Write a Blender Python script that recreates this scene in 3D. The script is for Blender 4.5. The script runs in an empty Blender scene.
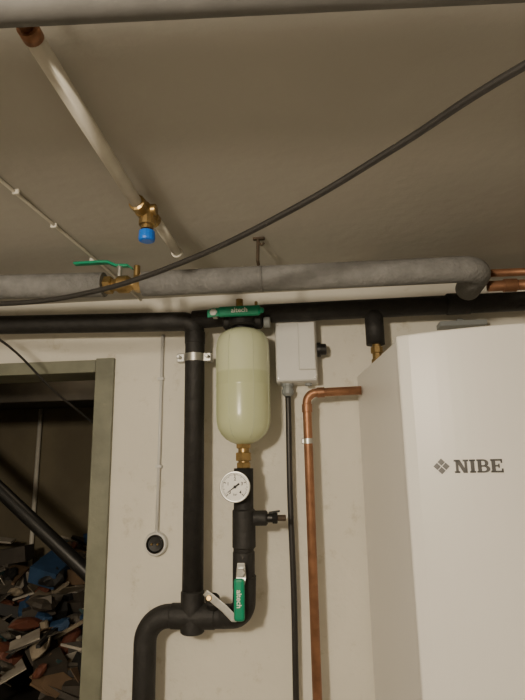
import bpy, math, random
from mathutils import Matrix, Vector
random.seed(7)
H=1.55   # camera height over floor; all coordinates below are relative to that level
sc=bpy.context.scene
# ------------------------------------------------------------------ materials
def mat(name,col,rough=.6,metal=0,var=.0,scale=8,bump=0,bscale=60,col2=None,spec=None,alpha=None,trans=0,sss=0,detail=4):
    m=bpy.data.materials.new(name); m.use_nodes=True
    nt=m.node_tree; b=nt.nodes['Principled BSDF']
    b.inputs['Roughness'].default_value=rough; b.inputs['Metallic'].default_value=metal
    if spec is not None: b.inputs['Specular IOR Level'].default_value=spec
    if trans: b.inputs['Transmission Weight'].default_value=trans
    if sss:
        b.inputs['Subsurface Weight'].default_value=sss; b.inputs['Subsurface Radius'].default_value=(.03,.03,.02)
    tc=nt.nodes.new('ShaderNodeTexCoord')
    n=nt.nodes.new('ShaderNodeTexNoise'); n.inputs['Scale'].default_value=scale; n.inputs['Detail'].default_value=detail
    nt.links.new(tc.outputs['Object'],n.inputs['Vector'])
    r=nt.nodes.new('ShaderNodeValToRGB')
    c2=col2 if col2 else tuple(c*(1-var) for c in col)
    r.color_ramp.elements[0].position=.35; r.color_ramp.elements[1].position=.65
    r.color_ramp.elements[0].color=(*c2,1); r.color_ramp.elements[1].color=(*col,1)
    nt.links.new(n.outputs['Fac'],r.inputs['Fac']); nt.links.new(r.outputs['Color'],b.inputs['Base Color'])
    if bump:
        n2=nt.nodes.new('ShaderNodeTexNoise'); n2.inputs['Scale'].default_value=bscale; n2.inputs['Detail'].default_value=5
        nt.links.new(tc.outputs['Object'],n2.inputs['Vector'])
        bp=nt.nodes.new('ShaderNodeBump'); bp.inputs['Strength'].default_value=bump; bp.inputs['Distance'].default_value=.01
        nt.links.new(n2.outputs['Fac'],bp.inputs['Height']); nt.links.new(bp.outputs['Normal'],b.inputs['Normal'])
    return m
M={}
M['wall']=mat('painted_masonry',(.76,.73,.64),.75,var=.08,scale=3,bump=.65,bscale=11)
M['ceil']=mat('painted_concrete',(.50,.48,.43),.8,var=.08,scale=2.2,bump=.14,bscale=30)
M['floor']=mat('concrete_floor',(.25,.23,.2),.8,var=.2,scale=4,bump=.1)
M['side']=mat('side_wall_paint',(.48,.46,.41),.8,var=.1,scale=3)
M['frame']=mat('olive_painted_wood',(.20,.205,.15),.5,var=.25,scale=12,bump=.1)
M['cab']=mat('white_powder_coat',(.78,.765,.73),.38,var=.02,scale=2)
M['gap']=mat('dark_gap',(.05,.05,.05),.8)
M['chrome']=mat('badge_grey',(.085,.083,.08),.4,.2,var=.4,scale=20)
M['grey']=mat('grey_foam',(.225,.224,.218),.85,var=.25,scale=25,bump=.4,bscale=90)
M['gpipe']=mat('grey_painted_pipe',(.17,.167,.16),.6,var=.15,scale=20,bump=.08,bscale=40)
M['black']=mat('black_foam',(.021,.020,.019),.62,var=.35,scale=30,bump=.35,bscale=50)
M['blackp']=mat('black_plastic',(.012,.012,.012),.4,var=.2)
M['vessel']=mat('milky_plastic',(.66,.70,.48),.25,var=.05,scale=5,sss=.4)
M['vessel2']=mat('milky_plastic_rib',(.52,.57,.38),.35,var=.05,scale=5)
M['brass']=mat('brass',(.45,.31,.13),.38,.85,var=.35,scale=50)
M['copper']=mat('copper',(.40,.20,.11),.45,.65,var=.35,scale=22)
M['steel']=mat('galvanised',(.55,.55,.52),.35,.8,var=.2,scale=40)
M['green']=mat('green_grip',(.0,.27,.14),.4,var=.1)
M['blue']=mat('blue_cap',(.01,.16,.72),.4,var=.1)
M['white']=mat('white_plastic',(.64,.635,.61),.45,var=.03)
M['whitep']=mat('white_painted_pipe',(.74,.71,.62),.5,var=.10,scale=25)
M['dial']=mat('dial_face',(.85,.84,.80),.4)
M['ink']=mat('black_ink',(.01,.01,.01),.6)
M['wtext']=mat('white_ink',(.8,.8,.75),.6)
M['gland']=mat('grey_plastic',(.25,.27,.27),.5,var=.05)
M['cable']=mat('black_cable',(.03,.028,.026),.42,var=.2,scale=30)
M['rust']=mat('rusty_iron',(.10,.07,.045),.7,.3,var=.4,scale=60)
M['dwood']=mat('dark_beam',(.035,.03,.022),.7,var=.4,scale=10)
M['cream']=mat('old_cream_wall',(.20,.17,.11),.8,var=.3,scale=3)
# stains for the masonry wall
nt=M['wall'].node_tree; bs=nt.nodes['Principled BSDF']; src=bs.inputs['Base Color'].links[0].from_socket
tc=nt.nodes.new('ShaderNodeTexCoord'); n=nt.nodes.new('ShaderNodeTexNoise'); n.inputs['Scale'].default_value=9; n.inputs['Detail'].default_value=10; n.inputs['Roughness'].default_value=.75
nt.links.new(tc.outputs['Object'],n.inputs['Vector'])
rp=nt.nodes.new('ShaderNodeValToRGB'); rp.color_ramp.elements[0].position=.30; rp.color_ramp.elements[1].position=.43
rp.color_ramp.elements[0].color=(.78,.75,.67,1); rp.color_ramp.elements[1].color=(1,1,1,1)
nt.links.new(n.outputs['Fac'],rp.inputs['Fac'])
mm=nt.nodes.new('ShaderNodeMixRGB'); mm.blend_type='MULTIPLY'; mm.inputs[0].default_value=1
nt.links.new(src,mm.inputs[1]); nt.links.new(rp.outputs[0],mm.inputs[2]); nt.links.new(mm.outputs[0],bs.inputs['Base Color'])
# liquid level inside the translucent tank: mix along object Z
nt=M['vessel'].node_tree; bs=nt.nodes['Principled BSDF']
src=bs.inputs['Base Color'].links[0].from_socket
tc=nt.nodes.new('ShaderNodeTexCoord'); sp=nt.nodes.new('ShaderNodeSeparateXYZ'); nt.links.new(tc.outputs['Object'],sp.inputs[0])
mr=nt.nodes.new('ShaderNodeMapRange'); mr.inputs[1].default_value=.283; mr.inputs[2].default_value=.290
nt.links.new(sp.outputs[2],mr.inputs[0])
mx=nt.nodes.new('ShaderNodeMixRGB'); mx.inputs[1].default_value=(.57,.61,.38,1)
nt.links.new(mr.outputs[0],mx.inputs[0]); nt.links.new(src,mx.inputs[2]); nt.links.new(mx.outputs[0],bs.inputs['Base Color'])
# ------------------------------------------------------------------ geometry helpers
def obj(name,verts,faces,m,parent=None,smooth=False):
    me=bpy.data.meshes.new(name); me.from_pydata([tuple(v) for v in verts],[],faces); me.update()
    o=bpy.data.objects.new(name,me); sc.collection.objects.link(o)
    ms=m if isinstance(m,(list,tuple)) else [m]
    for mm in ms: me.materials.append(mm)
    if smooth:
        for p in me.polygons: p.use_smooth=True
    if parent: o.parent=parent
    return o
def empty(name):
    e=bpy.data.objects.new(name,None); e.empty_display_size=.05; sc.collection.objects.link(e); return e
def bev(o,w,s=2):
    b=o.modifiers.new('bevel','BEVEL'); b.width=w; b.segments=s; b.limit_method='ANGLE'; return o
def boxg(x0,x1,y0,y1,z0,z1):
    v=[(x,y,z) for x in(x0,x1) for y in(y0,y1) for z in(z0,z1)]
    f=[(0,1,3,2),(4,6,7,5),(0,4,5,1),(2,3,7,6),(0,2,6,4),(1,5,7,3)]
    return v,f
def box(name,x0,x1,y0,y1,z0,z1,m,parent=None,b=0,rot=None):
    v,f=boxg(x0,x1,y0,y1,z0,z1)
    if rot:
        c=Vector(((x0+x1)/2,(y0+y1)/2,(z0+z1)/2)); v=[c+rot@(Vector(p)-c) for p in v]
    o=obj(name,v,f,m,parent)
    if b: bev(o,b)
    return o
def fillet(pts,R,n=10):
    pts=[Vector(p) for p in pts]; out=[pts[0]]
    for i in range(1,len(pts)-1):
        a,b,c=pts[i-1],pts[i],pts[i+1]; d1=(a-b).normalized(); d2=(c-b).normalized()
        ang=d1.angle(d2)
        if ang>3.1: out.append(b); continue
        t=min(R/math.tan(ang/2),(a-b).length*.49,(c-b).length*.49) if len(pts)>3 else R/math.tan(ang/2)
        p1=b+d1*t; p2=b+d2*t
        r=t*math.tan(ang/2); cen=b+(d1+d2).normalized()*(r/math.sin(ang/2))
        u=p1-cen; w=p2-cen; th=u.angle(w)
        for k in range(n+1):
            s=k/n; out.append(cen+(u*math.sin((1-s)*th)+w*math.sin(s*th))/math.sin(th))
    out.append(pts[-1]); return out
def smoothpts(pts,n=8):
    P=[Vector(p) for p in pts]; P=[P[0]*2-P[1]]+P+[P[-1]*2-P[-2]]; out=[]
    for i in range(1,len(P)-2):
        for k in range(n):
            t=k/n; a,b,c,d=P[i-1],P[i],P[i+1],P[i+2]
            out.append(.5*((2*b)+(-a+c)*t+(2*a-5*b+4*c-d)*t*t+(-a+3*b-3*c+d)*t**3))
    out.append(P[-2]); return out
def tube(name,pts,r,m,parent=None,R=None,seg=24,spline=False,cap=True):
    if spline: pts=smoothpts(pts)
    elif R: pts=fillet(pts,R)
    pts=[Vector(p) for p in pts]; n=len(pts)
    T=[(pts[min(i+1,n-1)]-pts[max(i-1,0)]).normalized() for i in range(n)]
    up=Vector((0,0,1)) if abs(T[0].z)<.9 else Vector((0,1,0))
    N=(up-T[0]*up.dot(T[0])).normalized(); v=[];f=[]
    for i in range(n):
        N=(N-T[i]*N.dot(T[i])).normalized(); B=T[i].cross(N)
        rr=r[i] if isinstance(r,list) else r
        for k in range(seg):
            a=2*math.pi*k/seg; v.append(pts[i]+(N*math.cos(a)+B*math.sin(a))*rr)
    for i in range(n-1):
        for k in range(seg):
            k2=(k+1)%seg; f.append((i*seg+k,i*seg+k2,(i+1)*seg+k2,(i+1)*seg+k))
    nf=len(f)
    if cap: f.append(tuple(range(seg))[::-1]); f.append(tuple((n-1)*seg+k for k in range(seg)))
    o=obj(name,v,f,m,parent,True)
    if cap:
        o.data.polygons[nf].use_smooth=False; o.data.polygons[nf+1].use_smooth=False
    return o
def lathe(name,origin,axis,prof,m,parent=None,seg=40,smooth=True,cap=True):
    """prof: list of (distance along axis, radius)"""
    ax=Vector(axis).normalized(); up=Vector((0,0,1)) if abs(ax.z)<.9 else Vector((1,0,0))
    N=(up-ax*up.dot(ax)).normalized(); B=ax.cross(N); o0=Vector(origin); v=[];f=[]
    for t,r in prof:
        for k in range(seg):
            a=2*math.pi*k/seg+ (math.pi/seg); v.append(o0+ax*t+(N*math.cos(a)+B*math.sin(a))*r)
    n=len(prof)
    for i in range(n-1):
        for k in range(seg):
            k2=(k+1)%seg; f.append((i*seg+k,i*seg+k2,(i+1)*seg+k2,(i+1)*seg+k))
    if cap: f.append(tuple(range(seg))[::-1]); f.append(tuple((n-1)*seg+k for k in range(seg)))
    o=obj(name,v,f,m,parent,smooth)
    if smooth:
        o.modifiers.new('es','EDGE_SPLIT').split_angle=math.radians(38)
    return o
def cyl(name,a,b,r,m,parent=None,seg=32,ch=.0015):
    a=Vector(a); b=Vector(b); L=(b-a).length
    return lathe(name,a,b-a,[(0,r-ch),(ch,r),(L-ch,r),(L,r-ch)],m,parent,seg)
def hexn(name,a,b,r,m,parent=None):
    a=Vector(a); b=Vector(b); L=(b-a).length
    return lathe(name,a,b-a,[(0,r*.9),(.002,r),(L-.002,r),(L,r*.9)],m,parent,6,False)
def text(name,s,size,loc,rot,m,parent=None,depth=.0006,bold=0):
    c=bpy.data.curves.new(name,'FONT'); c.body=s; c.size=size; c.extrude=depth; c.offset=bold
    c.align_x='CENTER'; c.align_y='CENTER'
    t=bpy.data.objects.new(name+'_tmp',c); sc.collection.objects.link(t)
    bpy.context.view_layer.update()
    me=bpy.data.meshes.new_from_object(t.evaluated_get(bpy.context.evaluated_depsgraph_get()))
    bpy.data.objects.remove(t)
    mx=Matrix.Translation(loc)@rot.to_4x4(); me.transform(mx)
    me.materials.clear(); me.materials.append(m)
    o=bpy.data.objects.new(name,me); sc.collection.objects.link(o)
    if parent: o.parent=parent
    return o
FACE=Matrix.Rotation(math.radians(90),3,'X')   # text facing -Y
# ------------------------------------------------------------------ room shell
WY=1.8; CZ=.6; FZ=-H
xl,xr,yr=-2.3,1.9,-2.2
DX0,DX1,DZ=-1.62,-.754,.342
vs=[];fs=[]
for b in [(DX1,xr,WY,WY+.14,FZ,CZ),(DX0,DX1,WY,WY+.14,DZ,CZ),(xl,DX0,WY,WY+.14,FZ,CZ)]:
    v,f=boxg(*b); k=len(vs); vs+=v; fs+=[tuple(i+k for i in q) for q in f]
obj('wall_back',vs,fs,M['wall'])
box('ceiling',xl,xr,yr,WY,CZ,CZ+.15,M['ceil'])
box('floor',xl,xr,yr,3.4,FZ-.1,FZ,M['floor'])
box('wall_left',xl-.1,xl,yr,WY,FZ,CZ,M['side'])
box('wall_right',xr,xr+.1,yr,WY,FZ,CZ,M['side'])
box('wall_rear',xl,xr,yr-.1,yr,FZ,CZ,M['side'])
# back room
box('wall_storage_back',xl,0,3.3,3.4,FZ,CZ,M['cream'])
box('wall_storage_left',xl-.1,xl,WY+.14,3.3,FZ,CZ,M['cream'])
box('wall_storage_right',-.1,0,WY+.14,3.3,FZ,CZ,M['cream'])
box('ceiling_storage',xl,0,WY+.14,3.4,CZ,CZ+.1,M['dwood'])
# door frame
e=empty('door_frame')
box('jamb_right',DX1-.030,DX1+.038,WY-.015,WY+.16,FZ,DZ+.04,M['frame'],e,.003)
box('jamb_rebate',DX1-.045,DX1-.029,WY+.05,WY+.16,FZ,DZ-.01,M['frame'],e,.003)
box('jamb_left',DX0-.038,DX0+.035,WY-.015,WY+.16,FZ,DZ+.04,M['frame'],e,.003)
box('lintel',DX0+.035,DX1-.030,WY-.015,WY+.16,DZ-.01,DZ+.035,M['frame'],e,.003)
e=empty('ceiling_beam')
box('beam',xl+.01,-.11,2.3,2.5,.30,.599,M['dwood'],e,.004)
box('plank',xl+.01,-.11,3.0,3.28,.38,.599,M['dwood'],e,.004)
e=empty('storage_wall_pipe')
tube('pipe',[(-1.79,3.27,-1.54),(-1.79,3.27,.38)],.013,M['whitep'],e)
# ------------------------------------------------------------------ heat pump cabinet
e=empty('heat_pump_cabinet')
TZ=.283; BZ=-1.50
def front(x): # slightly bowed door
    t=(x-.186)/(.80-.186); return 1.225-.060*math.sin(min(1,max(0,t))*math.pi)**.8
def prism(name,poly,z0,z1,m,b=.004,z1f=None):
    n=len(poly); v=[(x,y,z0) for x,y in poly]+[(x,y,z1 if not z1f else z1f(x,y)) for x,y in poly]
    f=[tuple(range(n))[::-1],tuple(range(n,2*n))]+[(i,(i+1)%n,n+(i+1)%n,n+i) for i in range(n)]
    o=obj(name,v,f,m,e); bev(o,b,3); o.modifiers['bevel'].angle_limit=math.radians(25); return o
prism('body',[(.190,1.262),(.80,1.262),(.775,1.785),(.133,1.785)],BZ,TZ+.002,M['cab'],.006)
prism('gap_strip',[(.195,1.255),(.795,1.255),(.795,1.27),(.195,1.27)],BZ,TZ-.006,M['gap'],.001)
xs=[.186+(.804-.186)*i/24 for i in range(25)]
prism('front_door',[(x,front(x)) for x in xs]+[(.804,1.257),(.186,1.257)],BZ,TZ,M['cab'],.005,lambda x,y:TZ+.004+.004*math.sin((x-.186)/.618*math.pi))
prism('foot_rail',[(.22,1.30),(.77,1.30),(.75,1.74),(.18,1.74)],-H,BZ,M['gap'],.002)
# badge letters built as flat polygons (serif capitals), plus a four-part star
bx=.331; BH=.0275; slope=(front(bx+.04)-front(bx-.04))/.08; S1=Matrix.Rotation(math.atan(slope),3,'Z')
LV=[];LF=[]
def lp(poly,x0,grow=0,d0=-.0012,d1=.0014):
    k=len(LV); n=len(poly)
    for d in(d0,d1):
        for x,z in poly: LV.append(Vector((bx,front(bx),-.0110))+S1@Vector((x0+x*BH-.049,d,(z-.5)*BH)))
    LF.append(tuple(range(k,k+n))); LF.append(tuple(range(k+n,k+2*n))[::-1])
    for i in range(n): LF.append((k+i,k+n+i,k+n+(i+1)%n,k+(i+1)%n))
R4=lambda a,b,c,d:[(a,c),(b,c),(b,d),(a,d)]
for p in (R4(.08,.28,0,1),R4(-.02,.38,0,.14),R4(-.04,.34,.86,1),R4(.72,.92,0,1),R4(.62,1.02,.86,1),[(.08,1),(.40,1),(.92,0),(.62,0)]): lp(p,0)
for p in (R4(.05,.33,0,1),R4(-.03,.41,0,.14),R4(-.03,.41,.86,1)): lp(p,.0305)
def arc(cx,cz,rx,rz,th,x0):
    n=12
    for i in range(n):
        a=-math.pi/2+math.pi*i/n; b=-math.pi/2+math.pi*(i+1)/n
        lp([(cx+rx*math.cos(a),cz+rz*math.sin(a)),(cx+rx*math.cos(b),cz+rz*math.sin(b)),(cx+(rx-th)*math.cos(b),cz+(rz-.13)*math.sin(b)),(cx+(rx-th)*math.cos(a),cz+(rz-.13)*math.sin(a))],x0)
x0=.0445
for p in (R4(.05,.33,0,1),R4(-.02,.5,0,.13),R4(-.02,.48,.87,1),R4(.2,.5,.435,.565)): lp(p,x0)
arc(.47,.715,.36,.285,.25,x0); arc(.49,.283,.44,.283,.27,x0)
x0=.0715
for p in (R4(.05,.33,0,1),R4(-.02,.86,0,.14),R4(-.02,.82,.86,1),R4(.2,.62,.435,.565),R4(.74,.86,0,.30),R4(.70,.82,.70,1),R4(.52,.62,.34,.66)): lp(p,x0)
obj('badge_letters',LV,LF,M['chrome'],e)
dx=.2575; yd=front(dx)-.001; S2=Matrix.Rotation(math.atan((front(dx+.03)-front(dx-.03))/.06),3,'Z')
v=[];f=[]
for q,(sx,sz) in enumerate([(0,1),(1,0),(0,-1),(-1,0)]):
    c=Vector((sx*.0090,0,sz*.0090)); k=len(v)
    for d in (-.0012,.0012):
        for ax,az in ((0,.0076),(.0076,0),(0,-.0076),(-.0076,0)):
            v.append(Vector((dx,yd,-.0105))+S2@(c+Vector((ax,d,az))))
    f+=[(k,k+1,k+2,k+3),(k+7,k+6,k+5,k+4)]+[(k+i,k+4+i,k+4+(i+1)%4,k+(i+1)%4) for i in range(4)]
obj('badge_star',v,f,M['chrome'],e)
# ------------------------------------------------------------------ pipes
e=empty('grey_insulated_pipe'); GY=1.36
tube('section_left',[(-1.9,GY,.53),(-.894,GY,.511),(-.583,GY,.501)],.0345,M['grey'],e)
tube('section_right',[(-.471,GY,.497),(.438,GY,.489),(.438,GY+.14,.480)],.0345,M['grey'],e,R=.05)
tube('seam_tape',[(-.15,GY,.4938),(-.135,GY,.4937)],.0351,M['grey'],e)
def ballvalve(name,c,ax,L,r):
    e=empty(name); c=Vector(c); ax=Vector(ax).normalized()
    lathe('body',c-ax*L/2,ax,[(0,r*.8),(L*.02,r),(L*.2,r),(L*.22,r*.75),(L*.3,r*.8),(L*.38,r*1.12),(L*.62,r*1.12),(L*.7,r*.8),(L*.78,r*.75),(L*.8,r),(L*.98,r),(L,r*.8)],M['brass'],e,24)
    hexn('nut_a',c-ax*L*.5,c-ax*L*.3,r*1.15,M['brass'],e); hexn('nut_b',c+ax*L*.3,c+ax*L*.5,r*1.15,M['brass'],e)
    return e
e=ballvalve('ball_valve',(-.527,GY,.4985),(1,0,-.01),.11,.022)
cyl('stem',(-.54,GY,.52),(-.54,GY,.556),.007,M['steel'],e); hexn('stem_nut',(-.54,GY,.549),(-.54,GY,.558),.010,M['steel'],e)
def lever(name,pts,w,t,m,parent,side=(0,1,0)):
    pts=[Vector(p) for p in pts]; s=Vector(side).normalized(); v=[];f=[]
    for i,p in enumerate(pts):
        T=(pts[min(i+1,len(pts)-1)]-pts[max(i-1,0)]).normalized(); n=T.cross(s).normalized()
        ww=w[i] if isinstance(w,list) else w
        for a,b in((-1,-1),(1,-1),(1,1),(-1,1)): v.append(p+s*a*ww/2+n*b*t/2)
    for i in range(len(pts)-1):
        for k in range(4): f.append((i*4+k,i*4+(k+1)%4,i*4+4+(k+1)%4,i*4+4+k))
    f+= [(3,2,1,0),tuple(len(v)-4+k for k in range(4))]
    o=obj(name,v,f,m,parent); bev(o,min(t*.4,.003)); return o
lever('lever',[(-.515,GY,.553),(-.55,GY,.555),(-.575,GY,.567),(-.60,GY,.568),(-.675,GY,.568)],[.018,.02,.02,.022,.02],.008,M['green'],e)
lever('lever_stop',[(-.515,GY-.005,.553),(-.50,GY-.005,.54)],.012,.004,M['green'],e)
cyl('drain_nipple',(-.49,GY,.515),(-.49,GY,.552),.009,M['brass'],e)
# copper lines at the right end
e=empty('copper_tube')
tube('run_upper',[(.475,1.46,.510),(1.2,1.46,.505)],.011,M['copper'],e)
tube('run_lower',[(.475,1.44,.466),(1.2,1.44,.462)],.0145,M['copper'],e)
cyl('coupling',(.515,1.44,.466),(.55,1.44,.4655),.018,M['copper'],e)
# black insulated pipework
BR=.0325; BY=1.70
e=empty('black_insulated_pipe')
tube('main_run',[(-1.9,BY,.520),(-1.105,BY,.4975),(-.403,BY,.478),(-.403,BY,-.42)],BR,M['black'],e,R=.045)
tube('header_run',[(-.41,BY,.483),(-.165,BY,.4935),(1.6,BY,.496)],.031,M['black'],e)
tube('lower_loop',[(-.548,BY,-H),(-.548,BY,-.443),(-.31,BY,-.443),(-.241,1.665,-.43),(-.237,1.66,-.32)],.034,M['black'],e,R=.075)
tube('riser',[(-.241,1.66,-.40),(-.237,1.66,-.01)],[.031,.030],M['black'],e)
cyl('tee_wrap',(-.403,BY,-.49),(-.403,BY,-.37),.036,M['black'],e,ch=.004)
cyl('tee_wrap_side',(-.47,BY,-.443),(-.33,BY,-.443),.0365,M['black'],e,ch=.004)
cyl('riser_wrap',(-.238,1.66,-.245),(-.2375,1.66,-.13),.035,M['black'],e,ch=.005)
cyl('riser_wrap_low',(-.240,1.66,-.36),(-.239,1.66,-.25),.033,M['black'],e,ch=.004)
cyl('top_collar',(-.403,BY,.44),(-.403,BY,.40),.034,M['black'],e)
tube('drop_right',[(.192,BY,.48),(.192,BY,.372)],.030,M['black'],e)
lathe('drop_brass',(.194,BY,.375),(0,0,-1),[(0,.014),(.01,.014),(.012,.02),(.03,.02),(.032,.015),(.05,.015),(.052,.019),(.075,.019),(.078,.014),(.085,.014)],M['brass'],e,8,False)
cyl('joint_ring',(.425,BY,.496),(.50,BY,.496),.035,M['black'],e)
e=empty('wall_bracket')
box('rail',.41,.56,1.742,1.80,.435,.452,M['gland'],e,.002)
box('upright',.47,.49,1.76,1.80,.452,.462,M['gland'],e,.002)
e=empty('pipe_clamp')
lathe('band',(-.403,BY,.338),(0,0,1),[(0,.0330),(0,.0362),(.026,.0362),(.026,.0330)],M['steel'],e,cap=False)
box('ear_right',-.372,-.345,1.685,1.715,.336,.366,M['steel'],e,.003)
box('ear_left',-.461,-.434,1.685,1.715,.336,.366,M['steel'],e,.003)
cyl('bolt_right',(-.356,1.66,.351),(-.356,1.73,.351),.006,M['steel'],e); cyl('bolt_left',(-.45,1.66,.351),(-.45,1.73,.351),.006,M['steel'],e)
cyl('wall_rod',(-.403,1.73,.351),(-.403,1.80,.351),.005,M['steel'],e)
# ------------------------------------------------------------------ vessel
e=empty('expansion_vessel'); vc=(-.236,1.66)
R0=.086
prof=[(.062,.016),(.064,.024),(.070,.040),(.080,.056),(.094,.070),(.112,.080),(.134,.085),(.155,R0),(.24,R0),(.243,R0+.001),(.247,R0+.001),(.25,R0),(.365,R0),(.383,.084),(.400,.079),(.414,.070),(.425,.055),(.431,.038),(.434,.02)]
lathe('tank',(vc[0],vc[1],0),(0,0,1),prof,M['vessel'],e,64)
for dg in (-112,-60,-160,-15):
    a=math.radians(dg); x,y=math.cos(a),math.sin(a)
    tube('moulding_rib',[(vc[0]+x*r,vc[1]+y*r,t) for t,r in prof[3:-2]],.0012,M['vessel2'],e,seg=6)
hexn('neck_nut_top',(vc[0],vc[1],.050),(vc[0],vc[1],.066),.024,M['brass'],e)
cyl('neck',(vc[0],vc[1],-.01),(vc[0],vc[1],.055),.017,M['brass'],e)
hexn('neck_nut_mid',(vc[0],vc[1],.012),(vc[0],vc[1],.038),.026,M['brass'],e)
hexn('neck_nut_low',(vc[0],vc[1],-.01),(vc[0],vc[1],.008),.023,M['brass'],e)
cyl('top_boss',(vc[0],vc[1],.425),(vc[0],vc[1],.438),.04,M['blackp'],e,ch=.004)
e=empty('isolation_valve')
cyl('wrap',(-.30,1.67,.462),(-.17,1.67,.462),.027,M['black'],e,ch=.006)
cyl('wrap_neck',(-.236,1.662,.439),(-.236,1.662,.475),.047,M['black'],e,ch=.006)
cyl('side_cap',(-.165,1.66,.452),(-.145,1.66,.452),.018,M['gland'],e)
cyl('vent',(-.245,1.66,.50),(-.245,1.66,.535),.012,M['brass'],e)
cyl('vent_b',(-.19,1.66,.48),(-.19,1.66,.525),.005,M['brass'],e)
hexn('stem_nut',(-.318,1.63,.474),(-.318,1.585,.474),.013,M['steel'],e)
box('handle',-.305,-.168,1.585,1.607,.459,.492,M['green'],e,.008)
lever('handle_tab',[(-.338,1.59,.470),(-.318,1.59,.474),(-.29,1.592,.474)],[.026,.03,.024],.006,M['green'],e,side=(0,0,1))
box('handle_end',-.178,-.158,1.588,1.604,.466,.484,M['green'],e,.006)
text('label','altech',.022,(-.235,1.5845,.476),FACE,M['wtext'],e,.0004,.0003)
# gauge
e=empty('pressure_gauge'); g=Vector((-.2546,1.605,-.063))
lathe('case',g+Vector((0,.022,0)),(0,-1,0),[(0,.030),(.003,.041),(.020,.042),(.0255,.045),(.026,.044)],M['blackp'],e,48)
lathe('bezel',g+Vector((0,-.003,0)),(0,-1,0),[(0,.0455),(.0055,.0455),(.0065,.0435),(.0060,.0410),(.0,.0405)],M['steel'],e,48,cap=False)
lathe('dial',g+Vector((0,-.0042,0)),(0,-1,0),[(0,.0412),(.0006,.0412)],M['dial'],e,48)
yy=g.y-.0053
TV=[];TF=[]
for i in range(41):
    a=math.radians(225-270*i/40); big=i%10==0; mid=i%5==0
    r0=.038; r1=.029 if big else (.031 if mid else .034); w=.0012 if big else .0006
    d=Vector((math.cos(a),0,math.sin(a))); n=Vector((-d.z,0,d.x)); c=g.copy(); c.y=yy; k=len(TV)
    TV+=[c+d*r0+n*w,c+d*r1+n*w,c+d*r1-n*w,c+d*r0-n*w]; TF.append((k,k+1,k+2,k+3))
obj('scale_marks',TV,TF,M['ink'],e)
for i,s in enumerate('01234'):
    a=math.radians(225-270*i/4); text('number',s,.013,(g.x+.0225*math.cos(a),yy,g.z+.0225*math.sin(a)),FACE,M['ink'],e,.0002,.0003)
text('unit','bar',.009,(g.x,yy,g.z-.022),FACE,M['ink'],e,.0002)
a=math.radians(215); d=Vector((math.cos(a),0,math.sin(a))); n=Vector((-d.z,0,d.x)); c=g.copy(); c.y=yy-.001
obj('needle',[c-d*.016+n*.003,c+d*.001+n*.0022,c+d*.034,c+d*.001-n*.0022,c-d*.016-n*.003],[(0,1,2,3,4)],M['ink'],e)
cyl('hub',c+Vector((0,.001,0)),c-Vector((0,.0015,0)),.0045,M['ink'],e,ch=.0003)
cyl('stem',(g.x+.012,1.635,g.z),(g.x,1.625,g.z),.010,M['brass'],e)
e=empty('drain_valve')
cyl('wrap',(-.21,1.655,-.157),(-.165,1.655,-.157),.022,M['black'],e,ch=.004)
cyl('nipple',(-.17,1.655,-.157),(-.135,1.655,-.157),.013,M['blackp'],e)
hexn('nut',(-.15,1.655,-.157),(-.135,1.655,-.157),.018,M['blackp'],e)
cyl('plug',(-.135,1.655,-.157),(-.11,1.655,-.157),.009,M['rust'],e)
lever('key',[(-.16,1.63,-.14),(-.125,1.63,-.135)],.008,.006,M['blackp'],e)
e=empty('shutoff_valve')
cyl('stem',(-.239,1.63,-.30),(-.239,1.595,-.30),.009,M['steel'],e); hexn('stem_nut',(-.239,1.605,-.30),(-.239,1.59,-.30),.013,M['steel'],e)
lever('shank',[(-.239,1.603,-.275),(-.239,1.603,-.315),(-.241,1.598,-.34)],[.022,.03,.022],.004,M['steel'],e,side=(1,0,0))
box('grip',-.259,-.228,1.585,1.603,-.428,-.315,M['green'],e,.008)
text('label','altech',.020,(-.243,1.5845,-.368),FACE@Matrix.Rotation(math.radians(-90),3,'Z'),M['wtext'],e,.0004,.0003)
e=empty('filter_valve')
lever('lever',[(-.348,1.62,-.358),(-.33,1.62,-.372),(-.29,1.615,-.40),(-.262,1.61,-.425),(-.25,1.61,-.428)],[.018,.022,.022,.022,.016],.005,M['steel'],e,side=(.6,0,.8))
cyl('stem',(-.335,1.68,-.39),(-.335,1.612,-.372),.008,M['brass'],e)
cyl('wrap',(-.335,1.70,-.42),(-.335,1.665,-.385),.022,M['black'],e,ch=.004)
# ------------------------------------------------------------------ junction box
e=empty('junction_box')
box('case',-.136,.003,1.728,1.80,.262,.470,M['white'],e,.006)
box('lid',-.134,.001,1.716,1.7275,.264,.468,M['white'],e,.006)
box('cover_plate',-.058,-.002,1.708,1.7165,.30,.462,M['white'],e,.004)
for x,z in((-.126,.275),(-.126,.457),(-.007,.275)): cyl('screw',(x,1.717,z),(x,1.714,z),.004,M['steel'],e)
lathe('gland',(-.099,1.755,.262),(0,0,-1),[(0,.020),(.008,.020),(.009,.017),(.018,.017),(.019,.021),(.034,.020),(.042,.012)],M['gland'],e,12,False)
lathe('switch_knob',(.003,1.755,.375),(1,0,0),[(0,.024),(.012,.024),(.013,.020),(.030,.019),(.032,.015)],M['blackp'],e)
lathe('lower_gland',(-.03,1.755,.262),(0,0,-1),[(0,.012),(.008,.012),(.009,.009)],M['gland'],e,8,False)
e=empty('power_cable')
tube('cable',[(-.099,1.755,.22),(-.099,1.753,.15),(-.101,1.752,-.1),(-.098,1.753,-.4),(-.101,1.755,-.8),(-.1,1.755,-1.54)],.0095,M['cable'],e,spline=True,seg=16)
e=empty('copper_pipe')
tube('pipe',[(-.036,BY,-H),(-.036,BY,.222),(.138,BY,.2255)],.014,M['copper'],e,R=.032)
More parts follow.
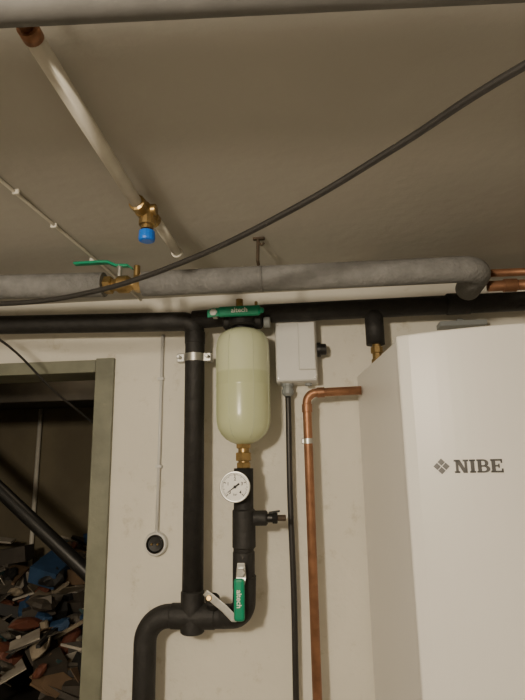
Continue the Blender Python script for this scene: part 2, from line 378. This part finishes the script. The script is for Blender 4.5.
cyl('elbow_sleeve_low',(-.036,BY,.160),(-.036,BY,.187),.0165,M['copper'],e)
cyl('elbow_sleeve_high',(-.003,BY,.2225),(.022,BY,.2231),.0165,M['copper'],e)
lathe('clip',(-.036,BY,.062),(0,0,1),[(0,.0141),(0,.0162),(.016,.0162),(.016,.0141)],M['steel'],e,cap=False)
cyl('clip_rod',(-.036,BY+.015,.07),(-.036,1.799,.07),.004,M['steel'],e)
box('clip_ear',-.056,-.048,1.69,1.71,.062,.078,M['steel'],e,.002)
# ------------------------------------------------------------------ ceiling items
e=empty('white_water_pipe')
tube('pipe',[(-.3615,.56,.568),(-.379,1.035,.566)],.0135,M['whitep'],e)
tube('bare_copper',[(-.3575,.45,.568),(-.3615,.562,.568)],.0095,M['copper'],e)
tube('collar',[(-.361,.556,.568),(-.362,.575,.568)],.0145,M['copper'],e)
tube('pipe_far',[(-.368,1.125,.574),(-.370,1.335,.576)],.0125,M['whitep'],e)
cyl('ceiling_flange',(-.37,1.335,.576),(-.37,1.342,.576),.016,M['whitep'],e)
e=empty('bleed_valve')
lathe('tee_body',(-.378,1.028,.566),(.01,.10,0),[(0,.013),(.002,.0185),(.022,.0185),(.024,.015),(.032,.02),(.06,.021),(.066,.016),(.078,.016),(.08,.019),(.096,.019),(.098,.013)],M['brass'],e,12,False)
cyl('side_boss',(-.371,1.07,.566),(-.345,1.07,.566),.013,M['brass'],e)
lathe('bonnet',(-.366,1.072,.565),(.0,0,-1),[(0,.015),(.02,.015),(.022,.019),(.035,.019),(.037,.014),(.045,.014)],M['brass'],e,12,False)
lathe('blue_cap',(-.366,1.072,.516),(0,0,-1),[(0,.012),(.001,.0175),(.018,.0185),(.023,.0175),(.025,.013)],M['blue'],e,16,False)
e=empty('ceiling_wire')
tube('wire',[(-.662,.55,.594),(-.652,.8,.595),(-.645,.951,.594),(-.638,1.2,.595),(-.629,1.45,.594),(-.629,1.79,.594)],.0040,M['whitep'],e,spline=True,seg=10)
for y in(.75,1.0,1.17,1.4,1.6): box('clip',-.648,-.632,y-.004,y+.004,.588,.60,M['whitep'],e,.002)
e=empty('large_ceiling_pipe')
tube('pipe',[(-2.2,.385,.552),(-.362,.50,.552),(.259,.541,.552),(1.85,.65,.552)],.028,M['gpipe'],e,seg=32)
for x in (-1.2,1.2):
    y=.50+(x+.362)*.066
    lathe('hanger',(x-.01,y,.552),(1,.066,0),[(0,.0282),(0,.0305),(.02,.0305),(.02,.0282)],M['steel'],e,cap=False); cyl('rod',(x,y,.575),(x,y,.60),.004,M['steel'],e)
e=empty('ceiling_hook')
box('plate',-.158,-.126,1.322,1.338,.594,.60,M['rust'],e,.002)
cyl('rod',(-.144,1.33,.596),(-.146,1.33,.532),.0045,M['rust'],e)
tube('hook',[(-.144,1.33,.59),(-.135,1.33,.578),(-.128,1.33,.585)],.003,M['rust'],e,spline=True,seg=8)
cyl('turned_foot',(-.146,1.33,.536),(-.146,1.348,.529),.0045,M['rust'],e)
e=empty('hanging_cable')
tube('cable',[(1.0,.05,.40),(.55,.36,.48),(.29,.64,.510),(.15,.80,.509),(-.019,.93,.481),(-.24,1.05,.442),(-.503,1.15,.411),(-.798,1.22,.413),(-1.3,1.3,.47),(-1.9,1.3,.58)],.0064,M['cable'],e,spline=True,seg=16)
e=empty('thin_cable')
tube('cable',[(-1.6,1.0,.58),(-1.15,1.3,.49),(-.97,1.5,.391),(-.89,1.70,.258),(-.80,1.90,.136),(-.72,2.3,-.05),(-.65,2.9,-.2),(-.6,3.27,-.25)],.004,M['cable'],e,spline=True,seg=10)
e=empty('wall_socket')
tube('conduit',[(-.5425,1.792,.46),(-.545,1.792,.1),(-.5475,1.792,-.22)],.006,M['white'],e,seg=12)
lathe('rim',(-.549,1.80,-.248),(0,-1,0),[(0,.039),(.012,.039),(.018,.035),(.018,.029)],M['white'],e)
lathe('insert',(-.549,1.79,-.248),(0,-1,0),[(0,.0295),(.014,.0295),(.016,.026),(.010,.023),(.008,.0)],M['blackp'],e)
for s in(-1,1): cyl('contact',(-.549+s*.01,1.785,-.248),(-.549+s*.01,1.772,-.248),.0035,M['brass'],e)
for z in(.3,.0): box('saddle',-.556,-.534,1.784,1.80,z-.005,z+.005,M['white'],e,.002)
# ------------------------------------------------------------------ storage room
e=empty('sloping_duct')
tube('duct',[(-1.75,2.2,.225),(-1.362,2.2,-.086),(-.924,2.2,-.443),(-.75,2.2,-.585)],.03,M['blackp'],e)
e=empty('storage_table')
box('top',-2.15,-.5,2.0,3.05,-1.01,-.97,M['dwood'],e,.004)
for x in(-2.05,-.55):
    for y in(2.05,2.9): box('leg',x-.03,x+.03,y-.03,y+.03,-H,-1.01,M['dwood'],e,.003)
cols=[(.42,.38,.32),(.17,.11,.065),(.02,.06,.14),(.015,.015,.015),(.12,.105,.085),(.14,.045,.025),(.30,.25,.18),(.03,.075,.08),(.055,.045,.035)]
pm=[mat('clutter_%d'%i,c,.7,var=.3,scale=15) for i,c in enumerate(cols)]
vs=[];fs=[];mi=[]
def ringsolid(w,d,h,seg,blob):
    v=[];f=[]
    lv=[(-.5,.0 if blob else .5),(-.42,.32 if blob else .5),(-.1,.5),(.2,.46 if blob else .5),(.42,.28 if blob else .5),(.5,.0 if blob else .48)]
    for t,r in lv:
        for k in range(seg):
            a=2*math.pi*k/seg; j=1+(random.uniform(-.22,.22) if blob else 0)
            v.append((max(r,.03)*w*math.cos(a)*j,max(r,.03)*d*math.sin(a)*j,t*h))
    for i in range(len(lv)-1):
        for k in range(seg):
            k2=(k+1)%seg; f.append((i*seg+k,i*seg+k2,(i+1)*seg+k2,(i+1)*seg+k))
    f.append(tuple(range(seg))[::-1]); f.append(tuple((len(lv)-1)*seg+k for k in range(seg)))
    return v,f
for i in range(620):
    x=random.uniform(-2.0,-.62); y=random.uniform(2.12,2.95)
    hgt=.05+.42*(y-2.1)/.85+.10*math.sin(x*9)+.05*math.sin(x*23+y*7)
    top=-.86+hgt*random.uniform(.5,1)
    kind=random.random()
    if kind<.18:   # cartons
        w=random.uniform(.08,.2); d=random.uniform(.06,.14); h=random.uniform(.03,.09); v,f=boxg(-w/2,w/2,-d/2,d/2,-h/2,h/2); m_=random.choice([1,3,3,8,8,4,2]); tl=.3
    elif kind<.55: # papers and magazines
        w=random.uniform(.06,.2); d=random.uniform(.04,.14); h=random.choice([.002,.004,.01]); v,f=boxg(-w/2,w/2,-d/2,d/2,-h/2,h/2); m_=random.choice([0,0,1,4,6,6,8,5,7]); tl=.45
    elif kind<.82: # rags and bags
        w=random.uniform(.05,.17); v,f=ringsolid(w,w*random.uniform(.5,1),w*random.uniform(.3,.6),9,True); m_=random.choice([3,3,8,8,4,1,5,2,6]); tl=.4
    elif kind<.92: # jars and tins
        w=random.uniform(.025,.06); v,f=ringsolid(w,w,w*random.uniform(1.2,2.5),12,False); m_=random.choice([0,3,4,5,6,7,8]); tl=.7
    else:          # sticks and offcuts
        w=random.uniform(.15,.35); v,f=boxg(-w/2,w/2,-.008,.008,-.006,.006); m_=random.choice([0,1,3,6,4]); tl=.5
    rt=Matrix.Rotation(random.uniform(0,6.28),3,'Z')@Matrix.Rotation(random.gauss(0,tl),3,'X')@Matrix.Rotation(random.gauss(0,tl*.8),3,'Y')
    k=len(vs)
    vs+=[Vector((x,y,top))+rt@Vector(p) for p in v]; fs+=[tuple(j+k for j in q) for q in f]
    mi+=[m_]*len(f)
o=obj('pile_of_clutter',vs,fs,pm)
for p,m_ in zip(o.data.polygons,mi): p.material_index=m_
# ------------------------------------------------------------------ lights
def light(name,kind,loc,energy,col,size=.1,rot=None):
    l=bpy.data.lights.new(name,kind); l.energy=energy; l.color=col
    if kind=='AREA': l.size=size
    else: l.shadow_soft_size=size
    o=bpy.data.objects.new(name,l); o.location=loc
    if rot: o.rotation_euler=rot
    sc.collection.objects.link(o); return o
light('ceiling_lamp','POINT',(-.58,-.65,.36),118,(1,.86,.67),.09)
light('storage_fill','POINT',(-1.1,2.12,.45),1.3,(1,.80,.55),.08)  # weak warm fill added to brighten the back room, no visible fixture
w=bpy.data.worlds.new('world'); sc.world=w; w.use_nodes=True
w.node_tree.nodes['Background'].inputs[0].default_value=(.9,.8,.65,1); w.node_tree.nodes['Background'].inputs[1].default_value=.05
# ------------------------------------------------------------------ camera
cam=bpy.data.cameras.new('camera'); co=bpy.data.objects.new('camera',cam); sc.collection.objects.link(co)
cam.sensor_fit='VERTICAL'; cam.sensor_height=36; cam.lens=36*530/700; cam.clip_start=.02
Rm=Matrix.Rotation(math.radians(5.9),3,'Z')@Matrix.Rotation(math.radians(102.2),3,'X')@Matrix.Rotation(math.radians(-1.05),3,'Z')
co.matrix_world=Rm.to_4x4()
sc.camera=co
# lift everything so the floor is at z=0
for o in sc.objects:
    if o.parent is None: o.location.z+=H
